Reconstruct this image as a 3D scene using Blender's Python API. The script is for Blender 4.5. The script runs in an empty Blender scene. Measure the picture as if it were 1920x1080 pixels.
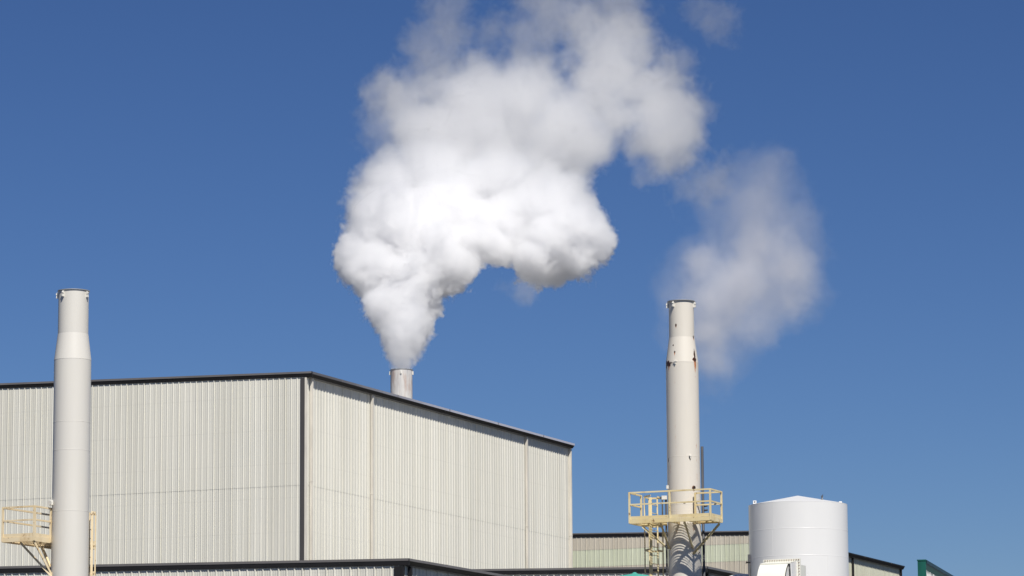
import bpy, bmesh, math, random
from mathutils import Vector, Matrix

# ------------------------------------------------------------------ camera, sky, sun
sc = bpy.context.scene
R = math.radians
FPX = 6369.1                       # focal length in pixels of the 1920 px photograph
PITCH, ROLL = R(9.1918), R(-0.3802)
AZ = R(22.916)                     # heading of the eave walls, clockwise from the view axis
SUN_EL, SUN_AZ = R(51), R(19)      # sun behind the camera, to its right
EYE = Vector((0, 0, 1.6))

fwd = Vector((0, math.cos(PITCH), math.sin(PITCH)))
rgt = Vector((1, 0, 0))
up0 = rgt.cross(fwd)
cr, sr = math.cos(ROLL), math.sin(ROLL)
CX, CU = cr * rgt + sr * up0, -sr * rgt + cr * up0
cam_d = bpy.data.cameras.new("camera")
cam_d.sensor_width = 36.0
cam_d.lens = 36.0 * FPX / 1920.0
cam_d.clip_start, cam_d.clip_end = 0.5, 20000
cam = bpy.data.objects.new("camera", cam_d)
cam.matrix_world = Matrix(((CX.x, CU.x, -fwd.x, EYE.x), (CX.y, CU.y, -fwd.y, EYE.y),
                           (CX.z, CU.z, -fwd.z, EYE.z), (0, 0, 0, 1)))
sc.collection.objects.link(cam)
sc.camera = cam

world = bpy.data.worlds.new("World")
sc.world = world
world.use_nodes = True
wn, wl = world.node_tree.nodes, world.node_tree.links
wn.clear()
sky = wn.new("ShaderNodeTexSky")
sky.sky_type = 'NISHITA'
sky.sun_disc = False
sky.sun_elevation = SUN_EL
sky.sun_rotation = math.pi - SUN_AZ
sky.altitude = 300
sky.air_density, sky.dust_density, sky.ozone_density = 1.0, 0.0, 10.0
bg = wn.new("ShaderNodeBackground")
bg.inputs["Strength"].default_value = 0.069
wo = wn.new("ShaderNodeOutputWorld")
gam = wn.new("ShaderNodeGamma")
gam.inputs["Gamma"].default_value = 1.28
dim = wn.new("ShaderNodeMix")
dim.data_type, dim.blend_type = 'RGBA', 'MULTIPLY'
dim.inputs[0].default_value = 1.0
dim.inputs[7].default_value = (0.585, 0.535, 0.55, 1)
wl.new(sky.outputs[0], dim.inputs[6])
wl.new(dim.outputs[2], gam.inputs["Color"])
wl.new(gam.outputs[0], bg.inputs["Color"])
wl.new(bg.outputs[0], wo.inputs["Surface"])

sun_d = bpy.data.lights.new("sun", 'SUN')
sun_d.energy, sun_d.angle, sun_d.color = 5.0, R(0.5), (1.0, 0.96, 0.89)
sun = bpy.data.objects.new("sun", sun_d)
SDIR = Vector((math.sin(SUN_AZ) * math.cos(SUN_EL), -math.cos(SUN_AZ) * math.cos(SUN_EL), math.sin(SUN_EL)))
sun.rotation_euler = SDIR.to_track_quat('Z', 'Y').to_euler()
sun.location = (60, -60, 120)
sc.collection.objects.link(sun)

vs = sc.view_settings
vs.view_transform, vs.look = 'Standard', 'None'
vs.exposure, vs.gamma, vs.use_curve_mapping = 0.12, 1.0, False

# ------------------------------------------------------------------ helpers
SA, CA = math.sin(AZ), math.cos(AZ)
DR = Vector((SA, CA, 0))           # along the eave walls, away from the viewer
DL = Vector((-CA, SA, 0))          # along the gable walls, to the left
random.seed(7)


def ray(px, py):
    return ((px - 960) * CX - (py - 540) * CU + FPX * fwd).normalized()


def at(px, py, depth):
    """point at forward distance depth (metres) on the sight line through a spot of the photograph"""
    d = ray(px, py)
    return EYE + d * (depth / d.y)


def tag(o, label=None, cat=None, group=None, kind=None):
    for k, v in (("label", label), ("category", cat), ("group", group), ("kind", kind)):
        if v:
            o[k] = v
    return o


def empty(name, loc, rz=0.0, label=None, cat=None, group=None):
    o = bpy.data.objects.new(name, None)
    o.empty_display_size = 0.5
    o.location = loc
    o.rotation_euler = (0, 0, rz)
    sc.collection.objects.link(o)
    return tag(o, label, cat, group)


class MB:
    """collects boxes, bars, tubes and lathes, then links them as ONE mesh object"""

    def __init__(self):
        self.v, self.f, self.m, self.s = [], [], [], []

    def add(self, vs_, fs, mi=0, smooth=False):
        b = len(self.v)
        self.v += [tuple(p) for p in vs_]
        for f in fs:
            self.f.append(tuple(b + i for i in f))
            self.m.append(mi)
            self.s.append(smooth)
        return self

    def box(self, a, b, mi=0):
        (x0, y0, z0), (x1, y1, z1) = a, b
        p = [(x0, y0, z0), (x1, y0, z0), (x1, y1, z0), (x0, y1, z0), (x0, y0, z1), (x1, y0, z1), (x1, y1, z1), (x0, y1, z1)]
        return self.add(p, [(0, 3, 2, 1), (4, 5, 6, 7), (0, 1, 5, 4), (1, 2, 6, 5), (2, 3, 7, 6), (3, 0, 4, 7)], mi)

    def bar(self, a, b, w, h=None, upv=(0, 0, 1), mi=0):
        """rectangular bar from a to b, w wide, h high"""
        a, b = Vector(a), Vector(b)
        h = h or w
        d = (b - a).normalized()
        u = Vector(upv)
        if abs(d.dot(u)) > 0.98:
            u = Vector((1, 0, 0))
        s = d.cross(u).normalized()
        t = s.cross(d).normalized()
        p = []
        for q in (a, b):
            for (i, j) in ((-1, -1), (1, -1), (1, 1), (-1, 1)):
                p.append(q + s * (i * w / 2) + t * (j * h / 2))
        return self.add(p, [(3, 2, 1, 0), (4, 5, 6, 7), (0, 1, 5, 4), (1, 2, 6, 5), (2, 3, 7, 6), (3, 0, 4, 7)], mi)

    def tube(self, pts, r, n=10, mi=0, cap=True):
        pts = [Vector(p) for p in pts]
        base = len(self.v)
        rings = []
        for i, p in enumerate(pts):
            d = (pts[min(i + 1, len(pts) - 1)] - pts[max(i - 1, 0)]).normalized()
            u = Vector((0, 0, 1)) if abs(d.z) < 0.9 else Vector((1, 0, 0))
            s = d.cross(u).normalized()
            t = s.cross(d).normalized()
            rr = r[i] if isinstance(r, (list, tuple)) else r
            ring = []
            for k in range(n):
                a = 2 * math.pi * k / n
                ring.append(len(self.v) - base)
                self.v.append(tuple(p + s * (rr * math.cos(a)) + t * (rr * math.sin(a))))
            rings.append(ring)
        for q0, q1 in zip(rings, rings[1:]):
            for k in range(n):
                self.f.append(tuple(base + i for i in (q0[k], q0[(k + 1) % n], q1[(k + 1) % n], q1[k])))
                self.m.append(mi)
                self.s.append(True)
        if cap:
            for ring in (rings[0][::-1], rings[-1]):
                self.f.append(tuple(base + i for i in ring))
                self.m.append(mi)
                self.s.append(False)
        return self

    def lathe(self, prof, n=96, mi=0, c=(0, 0), smooth=True, a0=0.0, a1=2 * math.pi):
        """prof: list of (radius, z); each run between listed points is its own band so edges stay sharp"""
        full = abs(a1 - a0 - 2 * math.pi) < 1e-6
        m = n if full else n + 1
        for (r0, z0), (r1, z1) in zip(prof, prof[1:]):
            p = []
            for (r, z) in ((r0, z0), (r1, z1)):
                for k in range(m):
                    a = a0 + (a1 - a0) * k / n
                    p.append((c[0] + r * math.cos(a), c[1] + r * math.sin(a), z))
            fs = []
            for k in range(n):
                k1 = (k + 1) % m
                fs.append((k, k1, m + k1, m + k))
            self.add(p, fs, mi, smooth)
        return self

    def sheet(self, prof, z_rows, frame, mi=0):
        """ribbed sheet: prof = list of (along, out); z_rows = list of functions/values of along giving the height"""
        n = len(prof)
        p = []
        for zr in z_rows:
            for (s, o) in prof:
                p.append(frame(s, o, zr(s) if callable(zr) else zr))
        fs = []
        for r in range(len(z_rows) - 1):
            for k in range(n - 1):
                fs.append((r * n + k, r * n + k + 1, (r + 1) * n + k + 1, (r + 1) * n + k))
        return self.add(p, fs, mi)

    def extrude(self, prof, a, b, mi=0, closed=True):
        """sweep a profile of 3-D offsets from point a to point b"""
        a, b = Vector(a), Vector(b)
        n = len(prof)
        p = [a + Vector(q) for q in prof] + [b + Vector(q) for q in prof]
        rng = n if closed else n - 1
        fs = [(k, (k + 1) % n, n + (k + 1) % n, n + k) for k in range(rng)]
        if closed:
            fs += [tuple(range(n))[::-1], tuple(range(n, 2 * n))]
        return self.add(p, fs, mi)

    def build(self, name, mats, parent=None, bevel=0.0):
        me = bpy.data.meshes.new(name)
        me.from_pydata(self.v, [], self.f)
        for m in (mats if isinstance(mats, (list, tuple)) else [mats]):
            me.materials.append(m)
        me.polygons.foreach_set("material_index", self.m)
        me.polygons.foreach_set("use_smooth", self.s)
        me.update()
        o = bpy.data.objects.new(name, me)
        sc.collection.objects.link(o)
        if parent is not None:
            o.parent = parent
        bm = bmesh.new()
        bm.from_mesh(me)
        bmesh.ops.remove_doubles(bm, verts=bm.verts, dist=1e-5) if bevel < 0 else None
        bmesh.ops.recalc_face_normals(bm, faces=bm.faces)
        bm.to_mesh(me)
        bm.free()
        return o


# ------------------------------------------------------------------ materials
def new_mat(name):
    m = bpy.data.materials.new(name)
    m.use_nodes = True
    nt = m.node_tree
    return m, nt, nt.nodes["Principled BSDF"]


def nd(nt, kind, **kw):
    n = nt.nodes.new(kind)
    for k, v in kw.items():
        if k in n.inputs:
            n.inputs[k].default_value = v
        else:
            setattr(n, k, v)
    return n


def mathn(nt, op, a, b=None, clamp=False):
    n = nt.nodes.new("ShaderNodeMath")
    n.operation, n.use_clamp = op, clamp
    for i, x in enumerate((a, b)):
        if x is None:
            continue
        if hasattr(x, "is_output"):
            nt.links.new(x, n.inputs[i])
        else:
            n.inputs[i].default_value = x
    return n.outputs[0]


def mixc(nt, fac, a, b, mode='MIX'):
    n = nt.nodes.new("ShaderNodeMix")
    n.data_type, n.blend_type = 'RGBA', mode
    for i, x in ((0, fac), (6, a), (7, b)):
        if hasattr(x, "is_output"):
            nt.links.new(x, n.inputs[i])
        else:
            n.inputs[i].default_value = x if i == 0 else (*x, 1)
    return n.outputs[2]


def ramp(nt, fac, p0, p1, c0=(0, 0, 0), c1=(1, 1, 1)):
    n = nt.nodes.new("ShaderNodeValToRGB")
    e = n.color_ramp.elements
    e[0].position, e[1].position = p0, p1
    e[0].color, e[1].color = (*c0, 1), (*c1, 1)
    nt.links.new(fac, n.inputs[0])
    return n.outputs[0]


def noise(nt, scale, stretch=(1, 1, 1), detail=4.0, rough=0.55, coord="Object", offset=(0, 0, 0)):
    tc = nt.nodes.new("ShaderNodeTexCoord")
    mp = nt.nodes.new("ShaderNodeMapping")
    mp.inputs["Scale"].default_value = stretch
    mp.inputs["Location"].default_value = offset
    nt.links.new(tc.outputs[coord], mp.inputs[0])
    n = nd(nt, "ShaderNodeTexNoise", Scale=scale, Detail=detail, Roughness=rough)
    nt.links.new(mp.outputs[0], n.inputs["Vector"])
    return n.outputs[0]


def mat_plain(name, col, rough=0.5, metal=0.0, var=0.06, scale=1.5, spec=0.4, stretch=(1, 1, 0.25)):
    m, nt, b = new_mat(name)
    f = noise(nt, scale, stretch)
    dark = tuple(c * (1 - var * 2) for c in col)
    lite = tuple(min(1, c * (1 + var)) for c in col)
    nt.links.new(ramp(nt, f, 0.3, 0.7, dark, lite), b.inputs["Base Color"])
    b.inputs["Roughness"].default_value = rough
    b.inputs["Metallic"].default_value = metal
    b.inputs["Specular IOR Level"].default_value = spec
    return m


def mat_cladding(name, col, panel_axis, panel=0.915, tone=0.05, rough=0.42):
    """coated steel sheets: every sheet a little different, faint streaks of dirt down the ribs"""
    m, nt, b = new_mat(name)
    tc = nt.nodes.new("ShaderNodeTexCoord")
    sp = nt.nodes.new("ShaderNodeSeparateXYZ")
    nt.links.new(tc.outputs["Object"], sp.inputs[0])
    cell = mathn(nt, 'FLOOR', mathn(nt, 'DIVIDE', sp.outputs[panel_axis], panel))
    wn_ = nt.nodes.new("ShaderNodeTexWhiteNoise")
    wn_.noise_dimensions = '1D'
    nt.links.new(cell, wn_.inputs["W"])
    base = mixc(nt, wn_.outputs["Value"], tuple(c * (1 - tone) for c in col), tuple(c * (1 + tone * 0.6) for c in col))
    streak = noise(nt, 2.2, (1, 1, 0.035), 5, 0.6)
    base = mixc(nt, ramp(nt, streak, 0.42, 0.78), base, tuple(c * k for c, k in zip(col, (0.86, 0.855, 0.83))))
    blot = noise(nt, 0.16, (1, 1, 0.8), 5, 0.6, offset=(3, 9, 1))
    base = mixc(nt, mathn(nt, 'MULTIPLY', ramp(nt, blot, 0.5, 0.72), 0.5), base, tuple(c * k for c, k in zip(col, (0.9, 0.91, 0.93))))
    rust = noise(nt, 5.0, (1, 1, 0.08), 4, 0.65, offset=(7, 2, 5))
    base = mixc(nt, mathn(nt, 'MULTIPLY', ramp(nt, rust, 0.66, 0.82), 0.35), base, (0.42, 0.33, 0.22))
    # rows of screws along the purlins gather a little grime
    row = mathn(nt, 'LESS_THAN', mathn(nt, 'FRACT', mathn(nt, 'DIVIDE', mathn(nt, 'ADD', sp.outputs[2], 0.3), 1.56)), 0.03)
    grime = mathn(nt, 'MULTIPLY', row, mathn(nt, 'MULTIPLY', noise(nt, 0.7, detail=3.0, offset=(5, 5, 5)), 0.2))
    base = mixc(nt, grime, base, tuple(c * 0.6 for c in col))
    nt.links.new(base, b.inputs["Base Color"])
    b.inputs["Roughness"].default_value = rough
    b.inputs["Specular IOR Level"].default_value = 0.35
    return m


def mat_stack(name, col, spots=(), radius=0.6, rough=0.45, streak_rust=0.0):
    """painted steel shell with rust spots: (angle from the viewer's side, height, width, tall, drip)"""
    m, nt, b = new_mat(name)
    tc = nt.nodes.new("ShaderNodeTexCoord")
    sp = nt.nodes.new("ShaderNodeSeparateXYZ")
    nt.links.new(tc.outputs["Object"], sp.inputs[0])
    x, y, z = sp.outputs
    f = noise(nt, 1.3, (1, 1, 0.12), 5, 0.6)
    base = mixc(nt, ramp(nt, f, 0.35, 0.75), col, tuple(c * k for c, k in zip(col, (0.93, 0.92, 0.9))))
    g = noise(nt, 0.5, (1, 1, 1.0), 4, 0.6, offset=(4, 1, 8))
    base = mixc(nt, mathn(nt, 'MULTIPLY', ramp(nt, g, 0.45, 0.75), 0.6), base, tuple(c * k for c, k in zip(col, (0.95, 0.95, 0.97))))
    ns = noise(nt, 9.0, (1, 1, 0.45), 5, 0.7)
    wob = mathn(nt, 'MULTIPLY', mathn(nt, 'SUBTRACT', ns, 0.5), 1.9)
    ang = mathn(nt, 'ARCTAN2', x, mathn(nt, 'MULTIPLY', y, -1.0))
    for (a, h, w, t, drip) in spots:
        dx = mathn(nt, 'DIVIDE', mathn(nt, 'MULTIPLY', mathn(nt, 'SUBTRACT', ang, a), radius), w)
        dz = mathn(nt, 'SUBTRACT', z, h)
        dzs = mathn(nt, 'DIVIDE', dz, t)
        d = mathn(nt, 'SQRT', mathn(nt, 'ADD', mathn(nt, 'MULTIPLY', dx, dx), mathn(nt, 'MULTIPLY', dzs, dzs)))
        core = mathn(nt, 'ADD', d, wob)
        k = ramp(nt, core, 0.75, 1.1, (1, 1, 1), (0, 0, 0))
        if drip > 0:
            below = mathn(nt, 'DIVIDE', mathn(nt, 'MULTIPLY', dz, -1.0), drip, True)
            lane = ramp(nt, mathn(nt, 'ADD', mathn(nt, 'ABSOLUTE', dx), mathn(nt, 'ADD', below, wob)), 0.5, 1.1, (1, 1, 1), (0, 0, 0))
            on = mathn(nt, 'LESS_THAN', dz, 0.0)
            base = mixc(nt, mathn(nt, 'MULTIPLY', mathn(nt, 'MULTIPLY', lane, on), 0.95), base, (0.46, 0.15, 0.03))
        base = mixc(nt, k, base, (0.055, 0.02, 0.009))
    if streak_rust:
        s1 = noise(nt, 2.6, (1, 1, 0.22), 5, 0.65, offset=(2, 5, 3))
        base = mixc(nt, mathn(nt, 'MULTIPLY', ramp(nt, s1, 0.46, 0.66), streak_rust), base, (0.36, 0.22, 0.16))
        s2 = noise(nt, 4.0, (1, 1, 0.1), 4, 0.6, offset=(8, 5, 3))
        base = mixc(nt, mathn(nt, 'MULTIPLY', ramp(nt, s2, 0.45, 0.7), 0.6), base, (0.27, 0.27, 0.29))
    nt.links.new(base, b.inputs["Base Color"])
    b.inputs["Roughness"].default_value = rough
    b.inputs["Specular IOR Level"].default_value = 0.35
    return m


WALL = (0.685, 0.667, 0.592)
M = {}
M['clad_x'] = mat_cladding("cladding_eave", WALL, 0)
M['clad_y'] = mat_cladding("cladding_gable", WALL, 1)
M['clad_tan'] = mat_cladding("cladding_tan", (0.56, 0.51, 0.42), 1, tone=0.06)
M['clad_tan_x'] = mat_cladding("cladding_tan_eave", (0.56, 0.56, 0.45), 0, tone=0.05)
M['light_panel'] = mat_cladding("translucent_band", (0.60, 0.625, 0.48), 1, tone=0.06, rough=0.3)
M['trim_corner'] = mat_plain("dark_corner_trim", (0.075, 0.07, 0.068), 0.4, var=0.08, scale=0.8)
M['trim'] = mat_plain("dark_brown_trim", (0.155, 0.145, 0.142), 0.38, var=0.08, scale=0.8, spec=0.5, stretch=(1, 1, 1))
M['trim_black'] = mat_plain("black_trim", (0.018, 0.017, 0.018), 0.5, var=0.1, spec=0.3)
M['cream_trim'] = mat_plain("cream_trim", (0.68, 0.64, 0.56), 0.45, var=0.08, scale=3)
M['roof'] = mat_plain("roof_sheet", (0.45, 0.44, 0.42), 0.4, var=0.06)


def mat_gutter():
    # brown that grades unevenly to pale grey towards the far end
    m, nt, b = new_mat("brown_to_grey_gutter_lip")
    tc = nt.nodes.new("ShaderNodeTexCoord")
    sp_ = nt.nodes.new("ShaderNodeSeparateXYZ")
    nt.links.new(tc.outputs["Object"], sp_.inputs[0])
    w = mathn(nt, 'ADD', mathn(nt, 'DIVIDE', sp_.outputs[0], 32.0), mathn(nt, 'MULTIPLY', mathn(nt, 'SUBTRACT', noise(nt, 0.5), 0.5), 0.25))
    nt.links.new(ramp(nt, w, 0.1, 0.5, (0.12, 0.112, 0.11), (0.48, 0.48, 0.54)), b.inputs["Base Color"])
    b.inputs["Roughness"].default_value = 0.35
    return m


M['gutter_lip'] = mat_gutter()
M['yellow'] = None
M['steel_dark'] = mat_plain("dark_steel", (0.06, 0.062, 0.07), 0.5, var=0.15, scale=4)
M['black'] = mat_plain("black_hole", (0.012, 0.011, 0.011), 0.7, var=0.1)
M['bracket_white'] = mat_plain("white_bracket", (0.72, 0.70, 0.64), 0.45, var=0.05)
M['white_tank'] = mat_plain("white_tank_paint", (0.75, 0.745, 0.73), 0.35, var=0.02, scale=0.7, spec=0.45)
M['white_hood'] = mat_plain("cream_white_paint", (0.80, 0.79, 0.70), 0.4, var=0.02)
M['rust'] = mat_plain("rust", (0.16, 0.065, 0.025), 0.85, var=0.3, scale=8)
M['galv'] = mat_plain("galvanised", (0.36, 0.37, 0.38), 0.45, metal=0.2, var=0.08, scale=3)
M['teal'] = mat_plain("teal_cover", (0.075, 0.36, 0.29), 0.6, var=0.08, scale=3)
M['green'] = mat_plain("green_fascia", (0.010, 0.105, 0.078), 0.4, var=0.2, scale=3)
M['green_dark'] = mat_plain("green_gutter", (0.006, 0.03, 0.03), 0.4, var=0.1)
M['ground'] = mat_plain("yard_asphalt", (0.06, 0.058, 0.055), 0.9, var=0.2, scale=0.2, stretch=(1, 1, 1))


def mat_yellow(name, a, b_):
    m, nt, b = new_mat(name)
    f = noise(nt, 1.1, (1, 1, 1), 4, 0.6)
    base = mixc(nt, ramp(nt, f, 0.35, 0.65), a, b_)
    r = noise(nt, 4.5, (1, 1, 0.8), 5, 0.7, offset=(3, 1, 4))
    base = mixc(nt, ramp(nt, r, 0.61, 0.68), base, (0.17, 0.075, 0.03))
    h = noise(nt, 2.2, (1, 1, 0.5), 4, 0.7, offset=(9, 1, 4))
    base = mixc(nt, mathn(nt, 'MULTIPLY', ramp(nt, h, 0.55, 0.75), 0.5), base, (0.42, 0.25, 0.10))
    nt.links.new(base, b.inputs["Base Color"])
    b.inputs["Roughness"].default_value = 0.6
    b.inputs["Specular IOR Level"].default_value = 0.3
    return m


M['yellow'] = mat_yellow("faded_yellow_paint", (0.76, 0.665, 0.42), (0.72, 0.57, 0.29))
M['yellow_warm'] = mat_yellow("faded_cream_yellow_paint", (0.78, 0.66, 0.45), (0.74, 0.58, 0.34))

# ------------------------------------------------------------------ ground
g = MB()
g.add([(-4000, -600, 0), (4000, -600, 0), (4000, 9000, 0), (-4000, 9000, 0)], [(0, 1, 2, 3)])
tag(g.build("ground", M['ground']), kind="structure")


# ------------------------------------------------------------------ metal buildings
PITCH_RIB = 0.305


def rib_profile(length, pitch=PITCH_RIB, h=0.031, phase=0.0, end=None):
    """trapezoid ribs standing out of the sheet, two faint stiffeners in every pan"""
    p, s = [(0, 0)], phase
    while s + pitch < length - 0.02:
        lap = int(round((s - phase) / pitch)) % 3 == 0      # every third rib is where two sheets lap
        hh_ = h * (1.18 if lap else 1.0)
        for (ds, o) in ((0.0, -0.012 if lap else 0.0), (0.018 if lap else 0.024, hh_), (0.052, hh_), (0.076, 0.0), (0.125, 0.0), (0.135, 0.006), (0.155, 0.006), (0.165, 0.0),
                        (0.215, 0.0), (0.225, 0.006), (0.245, 0.006), (0.255, 0.0)):
            p.append((s + ds, o))
        s += pitch
    p.append((length, 0))
    return p


def metal_building(name, corner, eave_len, gable_len, ridge_rise, mats, label, seam=None, bands=None, downspouts=(),
                   o_eave=0.33, o_gable=0.11, lip=0.09, drop=0.14, gutter='trim', corner_w=0.2, end_trim='cream', spout_mat='cream_trim',
                   spout_d=0.125, corner_dark2=False, lip_x=None):
    """corner = the top outer corner of the eave; local x runs along the eave wall, local y along the gable"""
    ang = math.atan2(DR.y, DR.x)
    # wall corner: in from the trim's corner
    cw = corner + DR * o_gable + DL * o_eave
    zt = corner.z
    root = empty(name, (cw.x, cw.y, 0), ang, label, "building")
    slope = ridge_rise / gable_len
    zg = lambda s: zt - 0.02 + s * slope

    def fe(s, o, z):
        return (s, -o, z)

    def fg(s, o, z):
        return (-o, s, z)

    # eave wall
    if seam:
        MB().sheet(rib_profile(eave_len, phase=0.12), [0.0, seam + 0.0], fe).build("eave_wall", M[mats[0]], root)
        MB().sheet([(s, o + 0.008) for s, o in rib_profile(eave_len, phase=0.12)], [seam - 0.02, zt - 0.03], fe).build("eave_wall", M[mats[0]], root)
        MB().sheet(rib_profile(gable_len, phase=0.1), [0.0, seam], fg).build("gable_wall", M[mats[1]], root)
        MB().sheet([(s, o + 0.008) for s, o in rib_profile(gable_len, phase=0.1)], [seam - 0.02, zg], fg).build("gable_wall", M[mats[1]], root)
    else:
        MB().sheet(rib_profile(eave_len, phase=0.12), [0.0, zt - 0.03], fe).build("eave_wall", M[mats[0]], root)
        if bands:
            lo, hi = bands
            MB().sheet(rib_profile(gable_len, phase=0.1), [0.0, lo], fg).build("gable_wall", M[mats[1]], root)
            MB().sheet([(s, o + 0.008) for s, o in rib_profile(gable_len, phase=0.1)], [lo - 0.03, hi], fg).build("light_panel", M['light_panel'], root)
            MB().sheet([(s, o + 0.016) for s, o in rib_profile(gable_len, phase=0.1)], [hi - 0.03, zg], fg).build("gable_wall", M[mats[1]], root)
        else:
            MB().sheet(rib_profile(gable_len, phase=0.1), [0.0, zg], fg).build("gable_wall", M[mats[1]], root)
    # far walls, so that the building is closed
    MB().add([(eave_len, 0, 0), (eave_len, gable_len, 0), (eave_len, gable_len, zg(gable_len)), (eave_len, 0, zg(0))], [(0, 1, 2, 3)]).add(
        [(0, gable_len, 0), (eave_len, gable_len, 0), (eave_len, gable_len, zg(gable_len)), (0, gable_len, zg(gable_len))], [(0, 1, 2, 3)]).build("back_wall", M[mats[0]], root)
    # roof: thin sheet just under the trim's top
    r = MB()
    zr0, zr1 = zt - 0.014, zt - 0.014 + slope * gable_len
    a, b_ = -o_gable + 0.02, eave_len + 0.1
    r.add([(a, -o_eave + 0.05, zr0), (b_, -o_eave + 0.05, zr0), (b_, gable_len, zr1), (a, gable_len, zr1)], [(0, 1, 2, 3)])
    r.build("roof", M['roof'], root)
    # rake trim on the gable: lit lip, then a face slanting back under it
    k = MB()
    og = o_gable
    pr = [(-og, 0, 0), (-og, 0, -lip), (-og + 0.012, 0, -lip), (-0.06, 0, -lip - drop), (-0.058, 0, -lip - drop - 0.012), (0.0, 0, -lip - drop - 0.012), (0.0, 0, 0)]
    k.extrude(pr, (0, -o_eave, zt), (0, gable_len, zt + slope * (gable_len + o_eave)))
    # lip and top take the brown material, the faces below the black one
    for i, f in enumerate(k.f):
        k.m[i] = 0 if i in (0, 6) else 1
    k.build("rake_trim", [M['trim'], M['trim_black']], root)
    # gutter along the eave
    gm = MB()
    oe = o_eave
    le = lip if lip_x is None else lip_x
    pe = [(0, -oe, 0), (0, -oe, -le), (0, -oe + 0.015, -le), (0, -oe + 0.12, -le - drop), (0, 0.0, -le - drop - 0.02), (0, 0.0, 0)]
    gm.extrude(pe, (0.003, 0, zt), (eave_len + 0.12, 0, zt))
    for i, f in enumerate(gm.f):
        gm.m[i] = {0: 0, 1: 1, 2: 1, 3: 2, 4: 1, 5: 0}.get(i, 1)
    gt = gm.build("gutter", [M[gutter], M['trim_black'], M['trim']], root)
    x = 3.1
    while x < eave_len:
        jn = MB()
        jn.box((x, -oe - 0.006, zt - le - 0.004), (x + 0.07, -oe + 0.02, zt + 0.008))
        jn.build("gutter_joint", M['trim'], gt)
        x += 6.1
    # corner trim
    c = MB()
    zc = zt - lip - drop - 0.03
    c.box((-0.066, 0.045, 0), (-0.0, 0.045 + corner_w, zc), 0)
    c.build("corner_trim", M['trim_black' if corner_dark2 else 'trim_corner'], root)
    if end_trim:
        e = MB()
        e.box((-0.045, -0.05, 0), (0.06, 0.04, zc - 0.0), 0)
        e.build("corner_trim", M['cream_trim' if end_trim == 'cream' else 'trim_black'], root)
        e = MB()
        e.box((eave_len - 0.02, -0.06, 0), (eave_len + 0.06, 0.02, zt - le - drop - 0.03), 0)
        e.build("corner_trim", M['cream_trim' if end_trim == 'cream' else 'trim_black'], root)
    for x in downspouts:
        d = MB()
        zd = zt - le - drop - 0.022
        d.box((x, -0.045 - spout_d, 0.1), (x + 0.10, -0.045, zd))
        o = d.build("downspout", M[spout_mat], root)
        z = zd - 1.6 if zd < 14 else 17.6 - 4.9 * 2
        while z < zd - 1:
            bk = MB()
            bk.box((x - 0.012, -0.05 - spout_d, z), (x + 0.112, -0.036, z + 0.045))
            bk.build("strap", M[spout_mat], o)
            z += 4.9
    return root, zt


# tall building
A = at(584, 695.9, 153)
FAC_END = at(1078.3, 832, 153 * 1.2)     # only for the length
h_e = A.z


def on_vertical_plane(px, py, p0, direction):
    """where the sight line meets the upright plane through p0 along direction"""
    d = ray(px, py)
    n = Vector((direction.y, -direction.x, 0))
    t = (p0 - EYE).dot(n) / d.dot(n)
    return EYE + d * t


eave_L = (on_vertical_plane(1078.3, 832, A, DR) - A).dot(DR)
q = on_vertical_plane(0, 718.5, A, DL)
rise = (q.z - A.z) / (q - A).dot(DL)
z_seam = on_vertical_plane(568, 908.3, A + DR * 0.07, DL).z
spx = [(on_vertical_plane(px, py, A + DL * 0.15, DR) - A).dot(DR) - 0.07 for px, py in ((585.5, 760), (699, 800), (989, 900), (1071.5, 950))]
print("eave", h_e, "len", eave_L, "rise", rise, "seam", z_seam, "spouts", spx)
GL = 46.0
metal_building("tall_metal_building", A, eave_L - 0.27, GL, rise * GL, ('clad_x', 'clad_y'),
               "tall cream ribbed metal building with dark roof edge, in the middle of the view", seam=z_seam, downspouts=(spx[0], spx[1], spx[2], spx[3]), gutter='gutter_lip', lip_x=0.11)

# low front building
B = at(766, 1046.6, 115.5)
q = on_vertical_plane(180, 1058.2, B, DL)
riseB = (q.z - B.z) / (q - B).dot(DL)
print("low", B, riseB)
metal_building("low_front_building", B, 20.0, 18.0, riseB * 18, ('clad_x', 'clad_y'),
               "low cream metal building with black roof edge in front of the tall one", end_trim='dark', spout_mat='trim_black',
               downspouts=(0.35,), o_eave=0.26, o_gable=0.08, corner_w=0.24, corner_dark2=True, lip=0.085, drop=0.14)

# low building between the tall one and the chimney with the rust
Cc = at(1326, 1061.6, 139)
q = on_vertical_plane(900, 1066.8, Cc, DL)
riseC = (q.z - Cc.z) / (q - Cc).dot(DL)
print("mid", Cc, riseC)
metal_building("low_side_building", Cc, 20.0, 17.0, riseC * 17, ('clad_x', 'clad_y'),
               "low building with dark roof edge passing behind the rusty chimney's ladder", end_trim='dark', spout_mat='trim_black',
               downspouts=(0.35,), o_eave=0.26, o_gable=0.08, corner_w=0.3, corner_dark2=True)

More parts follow.
